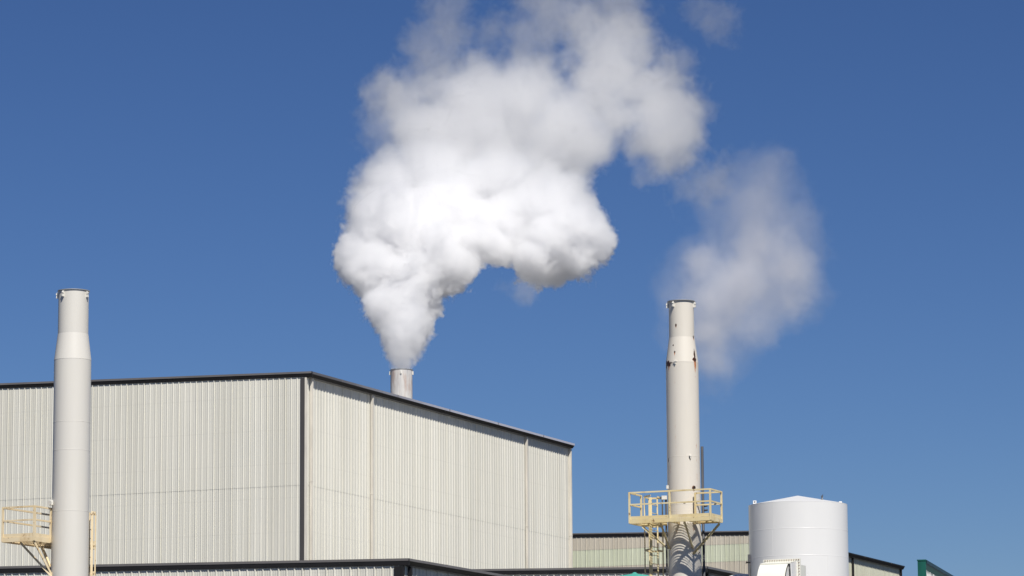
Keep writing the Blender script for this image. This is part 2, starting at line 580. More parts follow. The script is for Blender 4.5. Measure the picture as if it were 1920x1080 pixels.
# long tan building at the back
z0 = 206
Dc = at(1425, 994.6, z0)
q = on_vertical_plane(1077, 999.8, Dc, DL)
riseD = (q.z - Dc.z) / (q - Dc).dot(DL)
eD = (on_vertical_plane(1697, 1061.5, Dc, DR) - Dc).dot(DR)
zb = [on_vertical_plane(1350, y, Dc + DR * 0.15, DL).z for y in (1052.5, 1020.5)]
print("back", Dc, riseD, eD, zb)
sp = (on_vertical_plane(1596.5, 1060, Dc + DL * 0.3, DR) - Dc).dot(DR) - 0.15
metal_building("tan_back_building", Dc, eD - 0.27, 22.0, riseD * 22, ('clad_tan_x', 'clad_tan'),
               "tan metal building with pale green translucent band, behind the white tank", bands=(zb[0], zb[1]), end_trim='dark',
               spout_mat='trim_black', downspouts=(sp, eD - 0.5), o_eave=0.3, o_gable=0.1, lip=0.07, drop=0.17, gutter='trim_black')


# ------------------------------------------------------------------ chimneys
def arc_pt(c, r, ang, z):
    """point on a shell, ang measured from the side that faces the viewer, positive to the right"""
    return Vector((c.x + r * math.sin(ang), c.y - r * math.cos(ang), z))


def make_shell(root, prof, mat, seams, flange_r, flange_z, lugs, lug_mat, rim_mat):
    lo, cone0, cone1, top = prof      # (radius, z) from the ground up
    m = MB()
    m.lathe([(lo[0], 0.0), (cone0[0], cone0[1])], 128)
    for (z, r) in seams:
        r = lo[0] + (cone0[0] - lo[0]) * z / cone0[1]
        m.lathe([(r - 0.002, z - 0.016), (r + 0.0035, z - 0.004), (r + 0.0035, z + 0.004), (r - 0.002, z + 0.012)], 128)
    m.build("lower_shell", mat, root)
    m = MB()
    m.lathe([(cone0[0] + 0.003, cone0[1] - 0.006), (cone0[0] + 0.003, cone0[1] + 0.006), (cone1[0] + 0.003, cone1[1])], 128)
    m.build("cone_section", mat, root)
    m = MB()
    m.lathe([(cone1[0], cone1[1] - 0.005), (top[0], top[1])], 128)
    m.lathe([(top[0] - 0.02, top[1]), (top[0] - 0.02, cone1[1])], 128)
    m.build("upper_shell", mat, root)
    m = MB()
    m.lathe([(top[0] - 0.02, flange_z), (flange_r, flange_z), (flange_r, flange_z + 0.025), (top[0] - 0.02, flange_z + 0.025), (top[0] - 0.02, flange_z)], 128)
    m.build("rim_flange", rim_mat, root)
    for a in lugs:
        m = MB()
        u = Vector((math.sin(a), -math.cos(a), 0))
        t = Vector((math.cos(a), math.sin(a), 0))
        r0, r1 = top[0] - 0.01, flange_r + 0.035
        m.bar(u * r0 + Vector((0, 0, flange_z - 0.13)), u * r1 + Vector((0, 0, flange_z - 0.12)), 0.045, 0.19)
        m.tube([u * (r1 - 0.01) - t * 0.035 + Vector((0, 0, flange_z - 0.09)), u * (r1 - 0.01) + t * 0.035 + Vector((0, 0, flange_z - 0.09))], 0.03, 8)
        m.build("lifting_lug", lug_mat, root)


def grating(x0, x1, y0, y1, z, pitch=0.05, t=0.006, h=0.035, along='y', skip=None):
    m = MB()
    if along == 'y':
        n = int((x1 - x0) / pitch)
        for i in range(n + 1):
            x = x0 + i * pitch
            segs = skip(x) if skip else [(y0, y1)]
            for (a, b_) in segs:
                m.box((x - t, a, z - h), (x + t, b_, z))
        k = y0
        while k <= y1:
            m.box((x0, k - 0.004, z - 0.012), (x1, k + 0.004, z - 0.003)) if not skip else None
            k += 0.1
    return m


def access_platform(root, n_pt, az, Lx, Ly, z0, mat, rails, posts, braces, centre, radius, bars_along_x):
    """deck with its lower edge at z0; local x runs away from the viewer, local y to the left; n_pt is the near corner"""
    ex, ey = Vector((math.sin(az), math.cos(az), 0)), Vector((-math.cos(az), math.sin(az), 0))
    P = lambda x, y, z: Vector((n_pt.x - root.location.x, n_pt.y - root.location.y, 0)) + ex * x + ey * y + Vector((0, 0, z0 + z - root.location.z))
    cl = Vector(((centre - n_pt).dot(ex), (centre - n_pt).dot(ey)))
    hole = radius + 0.05
    deck = MB()
    zd = 0.14
    # bearing bars, cut out round the shell
    pitch = 0.056
    if bars_along_x:
        n = int(Ly / pitch)
        for i in range(n + 1):
            y = 0.03 + i * pitch
            segs = [(0.04, Lx - 0.04)]
            dy = y - cl.y
            if abs(dy) < hole:
                c = math.sqrt(hole * hole - dy * dy)
                segs = [(0.04, cl.x - c), (cl.x + c, Lx - 0.04)]
            for a, b_ in segs:
                if b_ - a > 0.03:
                    deck.bar(P(a, y, zd - 0.018), P(b_, y, zd - 0.015), 0.012, 0.03)
        k = 0.1
        while k < Lx:
            if abs(k - cl.x) > hole:
                deck.bar(P(k, 0.02, zd - 0.012), P(k, Ly - 0.02, zd - 0.012), 0.008, 0.014)
            k += 0.35
    else:
        n = int(Lx / pitch)
        for i in range(n + 1):
            x = 0.03 + i * pitch
            segs = [(0.04, Ly - 0.04)]
            dx = x - cl.x
            if abs(dx) < hole:
                c = math.sqrt(hole * hole - dx * dx)
                segs = [(0.04, cl.y - c), (cl.y + c, Ly - 0.04)]
            for a, b_ in segs:
                if b_ - a > 0.03:
                    deck.bar(P(x, a, zd - 0.018), P(x, b_, zd - 0.015), 0.012, 0.03)
        k = 0.1
        while k < Ly:
            if abs(k - cl.y) > hole:
                deck.bar(P(0.02, k, zd - 0.012), P(Lx - 0.02, k, zd - 0.012), 0.008, 0.014)
            k += 0.35
    pl = deck.build("access_platform", mat, root)

    def sub(name, m):
        return m.build(name, mat, pl)

    # edge channels and joists
    for a, b_ in (((0, 0), (0, Ly)), ((0, Ly), (Lx, Ly)), ((0, 0), (Lx, 0)), ((Lx, 0), (Lx, Ly))):
        pa, pb = Vector(a), Vector(b_)
        runs = [(0, 1)]
        d = pb - pa
        L = d.length
        t0 = (cl - pa).dot(d) / L
        off = abs((cl - pa).x * d.y - (cl - pa).y * d.x) / L
        if off < hole and 0 < t0 < L:
            c = math.sqrt(hole * hole - off * off)
            runs = [(0, (t0 - c) / L), ((t0 + c) / L, 1)]
        for r0, r1 in runs:
            if r1 - r0 < 0.02:
                continue
            u, v = pa + d * r0, pa + d * r1
            m = MB()
            m.bar(P(u.x, u.y, 0.07), P(v.x, v.y, 0.07), 0.05, 0.14)
            m.bar(P(u.x, u.y, 0.205), P(v.x, v.y, 0.205), 0.012, 0.11)
            sub("toe_plate", m)
    for f in (0.27, 0.5, 0.73):
        m = MB()
        if bars_along_x:
            y0, y1 = 0.03, Ly - 0.03
            x = Lx * f
            if abs(x - cl.x) < hole and cl.y + math.sqrt(max(0, hole ** 2 - (x - cl.x) ** 2)) > 0:
                y0 = max(y0, cl.y + math.sqrt(hole ** 2 - (x - cl.x) ** 2))
            m.bar(P(x, y0, 0.05), P(x, y1, 0.05), 0.06, 0.1)
        else:
            x0, x1 = 0.03, Lx - 0.03
            y = Ly * f
            if abs(y - cl.y) < hole:
                x1 = min(x1, cl.x - math.sqrt(hole ** 2 - (y - cl.y) ** 2))
            m.bar(P(x0, y, 0.05), P(x1, y, 0.05), 0.06, 0.1)
        sub("joist", m)
    for (x, y) in posts:
        m = MB()
        m.bar(P(x, y, 0.02), P(x, y, 1.12), 0.06, 0.06, upv=ex)
        sub("guard_post", m)
    for (a, b_) in rails:
        for z, w in ((1.1, 0.06), (0.68, 0.055)):
            m = MB()
            m.bar(P(*a, z), P(*b_, z), w * 0.9, w * 0.9)
            sub("guard_rail", m)
    for (x, y, e) in braces:
        m = MB()
        a = P(x, y, 0.0)
        b_ = e - root.location
        m.bar(a, b_, 0.075, 0.012)
        s_ = (b_ - a).cross(Vector((0, 0, 1))).normalized() * 0.034
        m.bar(a + s_ + Vector((0, 0, -0.035)), b_ + s_ + Vector((0, 0, -0.035)), 0.01, 0.07)
        sub("brace", m)
    return pl, P


def make_ladder(root, side_a, side_b, z0, z1, mat, cage_pts, hoops, thick=(0.09, 0.05), cw=0.045):
    """side rails at side_a and side_b (plan points), rungs between, cage bars at cage_pts joined by hoops"""
    L = root.location
    m = MB()
    up = Vector((0, 0, 1))
    for p, tk in zip((side_a, side_b), thick):
        q = Vector((p.x - L.x, p.y - L.y, 0))
        m.bar(q + up * (z0 - L.z), q + up * (z1 - L.z), tk, 0.03, upv=(0, 1, 0))
    lad = m.build("ladder", mat, root)
    qa, qb = Vector((side_a.x - L.x, side_a.y - L.y, 0)), Vector((side_b.x - L.x, side_b.y - L.y, 0))
    z = z1 - 0.25
    while z > max(z0, 8.2):
        r = MB()
        r.tube([qa + up * (z - L.z), qb + up * (z - L.z)], 0.013, 6)
        r.build("rung", mat, lad)
        z -= 0.3
    for p in cage_pts:
        q = Vector((p.x - L.x, p.y - L.y, 0))
        c = MB()
        c.bar(q + up * (hoops[-1] - L.z), q + up * (hoops[0] - L.z), cw, 0.016, upv=(0, 1, 0))
        c.build("cage_bar", mat, lad)
    ring = [side_a] + list(cage_pts) + [side_b]
    for h in hoops:
        c = MB()
        for a, b_ in zip(ring, ring[1:]):
            c.bar((a.x - L.x, a.y - L.y, h - L.z), (b_.x - L.x, b_.y - L.y, h - L.z), 0.014, 0.06)
        c.build("cage_hoop", mat, lad)
    return lad


# --- the clean chimney
DLc = 108.0
k1 = FPX / DLc
ref = at(131, 1080, DLc)
z_of = lambda py: at(131, py, DLc).z
c1 = Vector((at(131, 1050, DLc).x, DLc, 0))
r_lo, r_cone, r_top = 0.602, 0.592, 0.487
M['stack_clean'] = mat_stack("chimney_paint", (0.69, 0.665, 0.605))
ch1 = empty("chimney", c1, 0, "clean cream-white chimney standing before the tall building's gable, free of rust", "chimney", "cream chimneys with platforms")
make_shell(ch1, ((r_lo, 0), (r_cone, z_of(676)), (r_top, z_of(627)), (r_top - 0.004, z_of(547))), M['stack_clean'],
           [(z_of(793), r_lo - 0.003), (z_of(846), r_lo - 0.002), (z_of(960), r_lo)], 0.515, z_of(547), (R(-33), R(64), R(-88), R(150)), M['bracket_white'], M['galv'])
azl = R(25)
exl, eyl = Vector((math.sin(azl), math.cos(azl), 0)), Vector((-math.cos(azl), math.sin(azl), 0))
n1 = c1 - exl * 1.32 + eyl * 0.5
z0l = at(69, 1014.3, n1.y).z
e1 = arc_pt(c1, r_lo, R(-64), at(93, 1079, DLc - 0.3).z)
e2 = arc_pt(c1, r_lo, R(-68), at(92, 1076, DLc - 0.3).z)
access_platform(ch1, n1, azl, 3.6, 1.18, z0l, M['yellow_warm'],
                [((0, 0), (0, 1.18)), ((0, 1.18), (3.6, 1.18)), ((0, 0), (0.95, 0))],
                [(0, 0), (0, 1.18), (0.95, 0), (1.85, 1.18), (3.55, 1.18)],
                [(0.06, 0.55, e1), (0.05, 0.04, e2), (1.2, 0.5, arc_pt(c1, r_lo, R(-82), e1.z + 0.3))], c1, r_lo, True)
make_ladder(ch1, at(168, 1000, 108.55), at(172.5, 1000, 108.1), 0.3, at(171, 958, 108).z, M['yellow_warm'],
            [at(173.5, 1000, 108.9), at(179.5, 1000, 108.7), at(178.5, 1000, 108.2)], (at(171, 960, 108).z, at(171, 1020, 108).z, at(171, 1072.5, 108).z, at(171, 1140, 108).z), thick=(0.03, 0.075), cw=0.026)
fl = MB()
p = arc_pt(c1, r_lo, R(-70), at(95, 943, DLc).z) - ch1.location
fl.box((p.x - 0.09, p.y - 0.08, p.z - 0.09), (p.x + 0.05, p.y + 0.08, p.z + 0.07))
fl.tube([(p.x - 0.06, p.y - 0.1, p.z), (p.x - 0.06, p.y - 0.2, p.z - 0.03)], [0.05, 0.075], 10)
fl.build("floodlight", M['bracket_white'], ch1)

# --- the rusty chimney
DRc = 121.0
k2 = FPX / DRc
c2 = Vector((at(1284.2, 1040, DRc).x, DRc, 0))
zr = lambda py: at(1284, py, DRc).z
r2, r2c, r2t = 0.602, 0.585, 0.456


def spot(px, py, w, t, drip=0.0, r=0.6):
    cx = 1278.6 + (py - 565) * (1285 - 1278.6) / 515
    a = math.asin(max(-0.97, min(0.97, (px - cx) / (r * k2))))
    return (a, zr(py), w / k2, t / k2, drip / k2)


spots = [spot(1254, 684.5, 9, 6.5, 14, .59), spot(1250, 685, 6, 9, 0, .59), spot(1303.5, 677, 7, 5, 30, .58), spot(1303.5, 668, 3, 13, 0, .57), spot(1301, 634, 3.5, 3.5, 12, .46),
         spot(1267.4, 612.5, 2.0, 3.2, 9, .46), spot(1262.5, 650, 2.0, 2.0, 0, .5), spot(1265, 663, 2.0, 2.2, 10, .54),
         spot(1293.3, 862, 2.2, 4, 4), spot(1252.8, 864, 1.5, 5, 0), spot(1282, 946.5, 2.6, 1.0, 0), spot(1299.5, 918, 5, 5, 8)]
M['stack_rusty'] = mat_stack("rusty_chimney_paint", (0.70, 0.655, 0.575), spots)
ch2 = empty("chimney", c2, 0, "cream chimney with brown rust spots around its neck, standing beside the white tank", "chimney", "cream chimneys with platforms")
make_shell(ch2, ((r2, 0), (r2c, zr(682)), (r2t, zr(634)), (r2t - 0.004, zr(566.5))), M['stack_rusty'],
           [(zr(858), r2 - 0.004), (zr(948), r2 - 0.001), (zr(960), r2)], 0.505, zr(566.5), (R(-38), R(70), R(-86), R(150)), M['bracket_white'], M['galv'])
# bolt lug on the neck and pipe stub under the deck
m = MB()
for a, py in ((spot(1266, 682, 1, 1)[0], 681), (spot(1293.3, 858, 1, 1)[0], 858)):
    u = Vector((math.sin(a), -math.cos(a), 0))
    m.bar(u * 0.58 + Vector((0, 0, zr(py))), u * 0.65 + Vector((0, 0, zr(py))), 0.09, 0.03)
    m.bar(u * 0.59 + Vector((0, 0, zr(py) - 0.05)), u * 0.64 + Vector((0, 0, zr(py) - 0.05)), 0.03, 0.1)
    m.build("lifting_lug", M['bracket_white'], ch2)
    m = MB()
for px, py, rr in ((1309, 1037.5, 0.035), (1300, 917, 0.06)):
    a = spot(px, py, 1, 1)[0]
    u = Vector((math.sin(a), -math.cos(a), 0))
    m = MB()
    c = Vector((0, 0, zr(py)))
    m.tube([u * 0.59 + c, u * 0.64 + c], rr, 14)
    m.tube([u * 0.641 + c, u * 0.643 + c], rr * 0.8, 14, mi=1)
    m.build("sampling_port", [M['rust'] if rr > .05 else M['stack_rusty'], M['black']], ch2)

n2 = c2 - DR * 1.60 - DL * 1.56
z0r = at(1327, 975.5, n2.y).z
LYr, LXr = 3.04, 1.18
b3 = arc_pt(c2, r2, R(25), at(1297, 1027, DRc - 0.55).z)
b4 = arc_pt(c2, r2, R(25), at(1297, 1038, DRc - 0.55).z)
b2 = arc_pt(c2, r2, R(-68), at(1255, 1029, DRc - 0.2).z)
b1 = arc_pt(c2, r2, R(-96), at(1246, 1027, DRc).z)
pl2, P2 = access_platform(ch2, n2, AZ, LXr, LYr, z0r, M['yellow'],
                          [((0, 0), (0, LYr)), ((0, 0), (LXr, 0)), ((0, LYr), (LXr, LYr)), ((LXr, 0), (LXr, 0.98))],
                          [(0, 0), (0, 1.52), (0, LYr), (LXr, 0), (LXr, LYr), (LXr - 0.02, 0.98)],
                          [(LXr - 0.1, 0.06, b4), (0.06, 1.0, b3), (0.06, 1.9, b2), (LXr - 0.25, LYr - 0.12, b1)], c2, r2, False)
zl = lambda py: at(1225, py, 121.4).z
make_ladder(ch2, at(1221, 1030, 120.9), at(1233.5, 1030, 121.5), 0.3, zl(935), M['yellow'],
            [at(1209.3, 1030, 121.4), at(1218, 1030, 122.0), at(1243, 1030, 121.9)], (zl(931.5), zl(985), zl(1031.5), zl(1083)))
# electrical conduit up the shaded side, with its junction box
m = MB()
q = arc_pt(c2, r2 + 0.05, R(-84), 0) - ch2.location
m.tube([(q.x, q.y, 0.2), (q.x, q.y, zr(934))], 0.035, 8)
cd = m.build("conduit", M['steel_dark'], ch2)
m = MB()
m.box((q.x - 0.16, q.y - 0.12, zr(937)), (q.x + 0.03, q.y + 0.06, zr(930)))
m.build("junction_box", M['bracket_white'], cd)
m = MB()
p = arc_pt(c2, r2, R(-76), zr(914)) - ch2.location
m.box((p.x - 0.05, p.y - 0.05, p.z - 0.06), (p.x + 0.05, p.y + 0.05, p.z + 0.06))
m.build("floodlight", M['bracket_white'], ch2)
m = MB()
q = arc_pt(c2, r2 + 0.07, R(83), 0) - ch2.location
m.tube([(q.x, q.y, 0.2), (q.x, q.y, zr(838))], 0.05, 10)
for py in (950, 958):
    m.tube([(q.x, q.y, zr(py)), (q.x + 0.16, q.y - 0.04, zr(py) + 0.02)], 0.035, 8)
m.build("vent_pipe", M['steel_dark'], ch2)

# --- the stack that steams behind the tall building's eave
DS = 192.0
ks = FPX / DS
cS = Vector((at(752.7, 700, DS).x, DS, 0))
zs = lambda py: at(752.7, py, DS).z
M['stack_steam'] = mat_stack("stained_steel_stack", (0.62, 0.60, 0.57), streak_rust=0.8)
st = empty("steam_stack", cS, 0, "short rust-streaked stack poking over the tall building's eave, under the white plume", "chimney")
m = MB()
rs = 20.8 / ks
m.lathe([(rs, 14.0), (rs, zs(694.5)), (rs - 0.03, zs(694.5)), (rs - 0.03, zs(725))], 96)
m.build("lower_shell", M['stack_steam'], st)
m = MB()
m.lathe([(rs - 0.03, zs(694.5) + 0.001), (rs + 0.03, zs(694.5) + 0.001), (rs + 0.03, zs(694.5) + 0.03), (rs - 0.03, zs(694.5) + 0.03)], 96)
m.build("rim_flange", M['galv'], st)
for a in (R(0), R(82), R(-84), R(180)):
    m = MB()
    u = Vector((math.sin(a), -math.cos(a), 0))
    z = zs(700)
    m.bar(u * (rs - 0.02) + Vector((0, 0, z)), u * (rs + 0.07) + Vector((0, 0, z)), 0.07, 0.2)
    m.build("lifting_lug", M['bracket_white'], st)


# ------------------------------------------------------------------ white tank
DT = 130.0
kt = FPX / DT
cT = Vector((at(1497, 1000, DT).x, DT, 0))
zt_ = lambda py: at(1497, py, DT).z
rT = 92.6 / kt
tank = empty("storage_tank", cT, 0, "white round storage tank with a low cone roof, beside the rusty chimney", "tank")
m = MB()
m.lathe([(rT, 0), (rT, zt_(1048) - 0.02)], 160)
m.lathe([(rT, zt_(1048) - 0.02), (rT, zt_(998) - 0.02)], 160)
m.lathe([(rT, zt_(998) - 0.02), (rT, zt_(948))], 160)
for py in (1048, 998):
    z = zt_(py)
    m.lathe([(rT - 0.002, z - 0.02), (rT + 0.003, z - 0.006), (rT + 0.003, z + 0.006), (rT - 0.002, z + 0.02)], 160)
for a, z0_, z1_ in ((R(-34), zt_(998), zt_(948)), (R(35), zt_(998), zt_(948)), (R(-36), zt_(1048), zt_(998)), (R(30), 2.0, zt_(1048)), (R(-28), 2.0, zt_(1048))):
    u = Vector((math.sin(a), -math.cos(a), 0))
    t = Vector((math.cos(a), math.sin(a), 0))
    p = u * (rT - 0.004)
    m.bar(p + Vector((0, 0, z0_ + 0.02)), p + Vector((0, 0, z1_ - 0.03)), 0.012, 0.016, upv=u)
m.build("tank_shell", M['white_tank'], tank)
m = MB()
hc = zt_(929.5) - zt_(948)
m.lathe([(rT + 0.002, zt_(948) - 0.02), (rT + 0.002, zt_(948) + 0.004), (rT - 0.04, zt_(948) + 0.015), (0.02, zt_(948) + hc)], 160)
m.build("cone_roof", M['white_tank'], tank)


def roof_pt(px, py, ang, rr):
    return Vector((rr * math.sin(ang), -rr * math.cos(ang), 0))


for px, a_, rr, w, z0_, z1_ in ((1415, -1, 1.70, 0.13, 949, 939.5), (1573.5, 1, 1.74, 0.11, 947, 944.3)):
    xr = (px - 1497) / kt
    y = -math.sqrt(max(0.0, rr * rr - xr * xr))
    m = MB()
    m.box((xr - w / 2, y - 0.02, zt_(z0_) - 0.06), (xr + w / 2, y + 0.02, zt_(z1_)))
    m.tube([(xr, y - 0.021, zt_(z1_) - 0.055), (xr, y - 0.024, zt_(z1_) - 0.055)], 0.03 if px < 1500 else 0.012, 12, mi=1)
    m.build("lifting_lug", [M['white_tank'], M['steel_dark']], tank)
m = MB()
xr = (1537.5 - 1497) / kt
m.tube([(xr, -1.2, zt_(946)), (xr, -1.2, zt_(935.5))], 0.035, 10)
m.tube([(xr, -1.2, zt_(936.5)), (xr, -1.29, zt_(936.5))], 0.03, 8, mi=1)
m.bar((xr + 0.03, -1.2, zt_(935)), (xr + 0.03, -1.2, zt_(933)), 0.02, mi=1)
m.build("vent_pipe", [M['galv'], M['steel_dark']], tank)
m = MB()
xp = (1403.5 - 1497) / kt - 0.02
m.tube([(xp, -0.25, 0.1), (xp, -0.25, zt_(1040))], 0.042, 10)
pp = m.build("level_pipe", M['steel_dark'], tank)
m = MB()
m.tube([(xp + 0.05, -0.27, zt_(1055)), (xp - 0.11, -0.27, zt_(1055))], 0.03, 8)
m.bar((xp - 0.1, -0.27, zt_(1053)), (xp - 0.12, -0.27, zt_(1057.5)), 0.025)
m.build("valve", M['black'], pp)

# ------------------------------------------------------------------ cream hood bolted to a duct in front of the tank
DH = 124.0
kh = FPX / DH
hx = lambda px: at(px, 1060, DH).x
hz = lambda py: at(1455, py, DH).z
H0 = Vector((hx(1455), DH, 0))
hood = empty("duct_hood", H0, 0, "cream-white sheet-metal hood with a rusty bolted flange, in front of the white tank", "duct hood")
ha = -AZ
hxv, hyv = Vector((math.cos(ha), math.sin(ha), 0)), Vector((-math.sin(ha), math.cos(ha), 0))
HP = lambda x, y, z: hxv * x + hyv * y + Vector((0, 0, z))
w_ = 1.42
# flange plate standing at the back, its bolts along the top and the right edge
zf = hz(1048.5)
m = MB()
xl, xr_ = (1436 - 1455) / kh - 0.1, (1502 - 1455) / kh
xl = xr_ - w_
fl_ = [HP(xl, 0.05, zf - 3.2), HP(xr_, 0.05, zf - 3.2), HP(xr_, 0.05, zf), HP(xl, 0.05, zf)]
fb = [p + hyv * 0.05 for p in fl_]
m.add(fl_ + fb, [(0, 1, 2, 3), (7, 6, 5, 4), (0, 4, 5, 1), (1, 5, 6, 2), (2, 6, 7, 3), (3, 7, 4, 0)])
n = 15
for i in range(n):
    p = HP(xl + 0.08 + (w_ - 0.14) * i / (n - 1), 0.05, zf - 0.045)
    m.tube([p + hyv * 0.0, p - hyv * 0.03], 0.019, 6, mi=1)
for i in range(1, 14):
    p = HP(xr_ - 0.05, 0.05, zf - 0.045 - 0.105 * i)
    m.tube([p, p - hyv * 0.03], 0.019, 6, mi=1)
m.build("bolted_flange", [M['white_hood'], M['rust']], hood)
# hood: short sloping top, then a curved front sheet, flat cheek on the right
prof = [(0.05, zf - 0.09), (-0.62, zf - 0.19), (-0.655, zf - 0.215)]
xs0, xs1 = xl + 0.12, xr_ - 0.14
m = MB()
for (y0, z0_), (y1, z1_) in zip(prof, prof[1:]):
    m.add([HP(xs0, y0, z0_), HP(xs1, y0, z0_), HP(xs1, y1, z1_), HP(xs0, y1, z1_)], [(0, 1, 2, 3)])
m.add([HP(xs0, -0.66, zf - 0.195), HP(xs1, -0.66, zf - 0.195), HP(xs1, -0.66, zf - 0.235), HP(xs0, -0.66, zf - 0.235)], [(0, 1, 2, 3)], mi=0)
m.build("hood_top", M['white_hood'], hood)
m = MB()
curve = [(-0.63 - f_, zf - 0.225 - d_) for d_, f_ in ((0, 0), (0.05, 0.075), (0.1, 0.135), (0.2, 0.23), (0.3, 0.305), (0.4, 0.365), (0.6, 0.455), (0.9, 0.53), (1.4, 0.57))]
vsx, fsx = [], []
for (y, z) in curve:
    vsx += [HP(xs0 - 0.0, y, z), HP(xs1 - 0.1, y, z)]
for i in range(len(curve) - 1):
    fsx.append((2 * i, 2 * i + 1, 2 * i + 3, 2 * i + 2))
m.add(vsx, fsx, smooth=True)
m.build("curved_front", M['white_hood'], hood)
m = MB()
side = [(0.05, zf - 0.09), (-0.62, zf - 0.19)] + [(y + 0.10, z) for y, z in curve] + [(curve[-1][0] + 0.1, zf - 3.0), (0.05, zf - 3.0)]
for x in (xs0 + 0.02, xs1 - 0.1):
    m.add([HP(x, y, z) for y, z in side], [tuple(range(len(side)))])
m.build("side_panel", M['white_tank'], hood)
m = MB()
m.add([HP(xs1, 0.05, zf - 0.09), HP(xs1, -0.655, zf - 0.215), HP(xs1, -0.30, zf - 3.0), HP(xs1, 0.05, zf - 3.0)], [(0, 1, 2, 3)])
m.bar(HP(xs1 + 0.01, -0.655, zf - 0.22), HP(xs1 + 0.01, -0.30, zf - 3.0), 0.05, 0.05)
m.build("side_flap", M['white_tank'], hood)
m = MB()
m.add([HP(xl + .1, 0.1, 0), HP(xr_ - .1, 0.1, 0), HP(xr_ - .1, 1.0, 0), HP(xl + .1, 1.0, 0), HP(xl + .1, 0.1, zf - .2), HP(xr_ - .1, 0.1, zf - .2), HP(xr_ - .1, 1.0, zf - .2), HP(xl + .1, 1.0, zf - .2)],
      [(0, 1, 5, 4), (1, 2, 6, 5), (2, 3, 7, 6), (3, 0, 4, 7), (4, 5, 6, 7)])
m.build("duct", M['white_hood'], hood)

# ------------------------------------------------------------------ low white tank behind the hood, teal dome, green roof
DV = 133.0
p = at(1393, 1076.3, DV)
dm = empty("small_tank", (p.x, p.y, 0), 0, "small white tank with rounded top, between the rusty chimney and the tall white tank", "tank")
m = MB()
rv = 0.62
m.lathe([(rv, 0), (rv, p.z - 0.16)], 64)
m.build("tank_shell", M['white_tank'], dm)
m = MB()
m.lathe([(rv * math.cos(a), p.z - 0.16 + 0.16 * math.sin(a)) for a in [R(q) for q in range(0, 91, 9)]], 64)
m.build("domed_top", M['white_tank'], dm)

DU = 112.0
p = at(1190, 1072.6, DU)
um = empty("canopy_tent", (p.x, p.y, 0), 0, "teal peaked canopy showing at the bottom edge, left of the rusty chimney's ladder", "canopy")
m = MB()
hh = [(0.0, 0.0), (0.05, -0.015), (0.10, -0.055), (0.18, -0.075), (0.45, -0.11), (0.75, -0.22), (1.05, -0.40), (1.45, -0.75)]
nseg = 8
vsu, fsu = [], []
for (r_, dz) in hh:
    for k in range(nseg * 6):
        a = 2 * math.pi * k / (nseg * 6) + 0.2
        ph = (k % 6) / 6.0
        sag = 1 - 0.07 * math.sin(math.pi * ph) * min(1, r_ * 3)
        vsu.append((r_ * sag * math.cos(a), r_ * sag * math.sin(a), p.z + dz))
for i in range(len(hh) - 1):
    for k in range(nseg * 6):
        k1 = (k + 1) % (nseg * 6)
        fsu.append((i * 48 + k, i * 48 + k1, (i + 1) * 48 + k1, (i + 1) * 48 + k))
m.add(vsu, fsu, smooth=True)
m.build("canopy", M['teal'], um)
m = MB()
m.tube([(0, 0, 0), (0, 0, p.z - 0.03)], 0.05, 10)
m.build("pole", M['galv'], um)

# green-edged structure at the right
DG = 98.0
ag = R(14.2)
G0 = at(1736, 1049.5, DG)
gb = empty("green_screen_wall", (G0.x, G0.y, 0), math.atan2(math.cos(ag), math.sin(ag)), "narrow dark green framed screen wall with white ribbed cladding, right of the tan building", "screen wall")
gb["kind"] = "thing"
L_ = 14.0
m = MB()
m.box((-0.06, 0.0, 0), (0.06, 0.235, G0.z - 0.008))
m.box((-0.075, -0.01, G0.z - 0.03), (0.06, 0.25, G0.z + 0.004))
m.build("corner_panel", M['green'], gb)
m = MB()
m.box((0.06, -0.02, G0.z - 0.10), (L_, 0.2, G0.z - 0.002))
m.build("gutter", M['green_dark'], gb)
m = MB()
m.add([(0.06, -0.01, G0.z - 0.10), (L_, -0.01, G0.z - 0.10), (L_, 0.035, G0.z - 0.30), (0.06, 0.035, G0.z - 0.30)], [(0, 1, 2, 3)])
m.box((0.06, 0.03, G0.z - 0.305), (L_, 0.2, G0.z - 0.29))
m.build("fascia", M['green'], gb)
m = MB()
m.sheet(rib_profile(L_, pitch=0.28, h=0.075, phase=0.1), [0.0, G0.z - 0.285], lambda s, o, z: (s + 0.06, 0.1 - o, z))
m.build("ribbed_wall", mat_cladding("white_cladding", (0.72, 0.72, 0.70), 0), gb)
m = MB()
m.box((0.06, 0.15, 0), (L_, 0.2, G0.z - 0.3))
m.build("backing_panel", M['green'], gb)


# ------------------------------------------------------------------ plumes
cy = sc.cycles
cy.max_bounces, cy.diffuse_bounces, cy.glossy_bounces = 40, 4, 4
cy.volume_bounces, cy.transparent_max_bounces = 40, 16
cy.volume_step_rate, cy.volume_max_steps = 3.3, 1024
cy.use_denoising = True


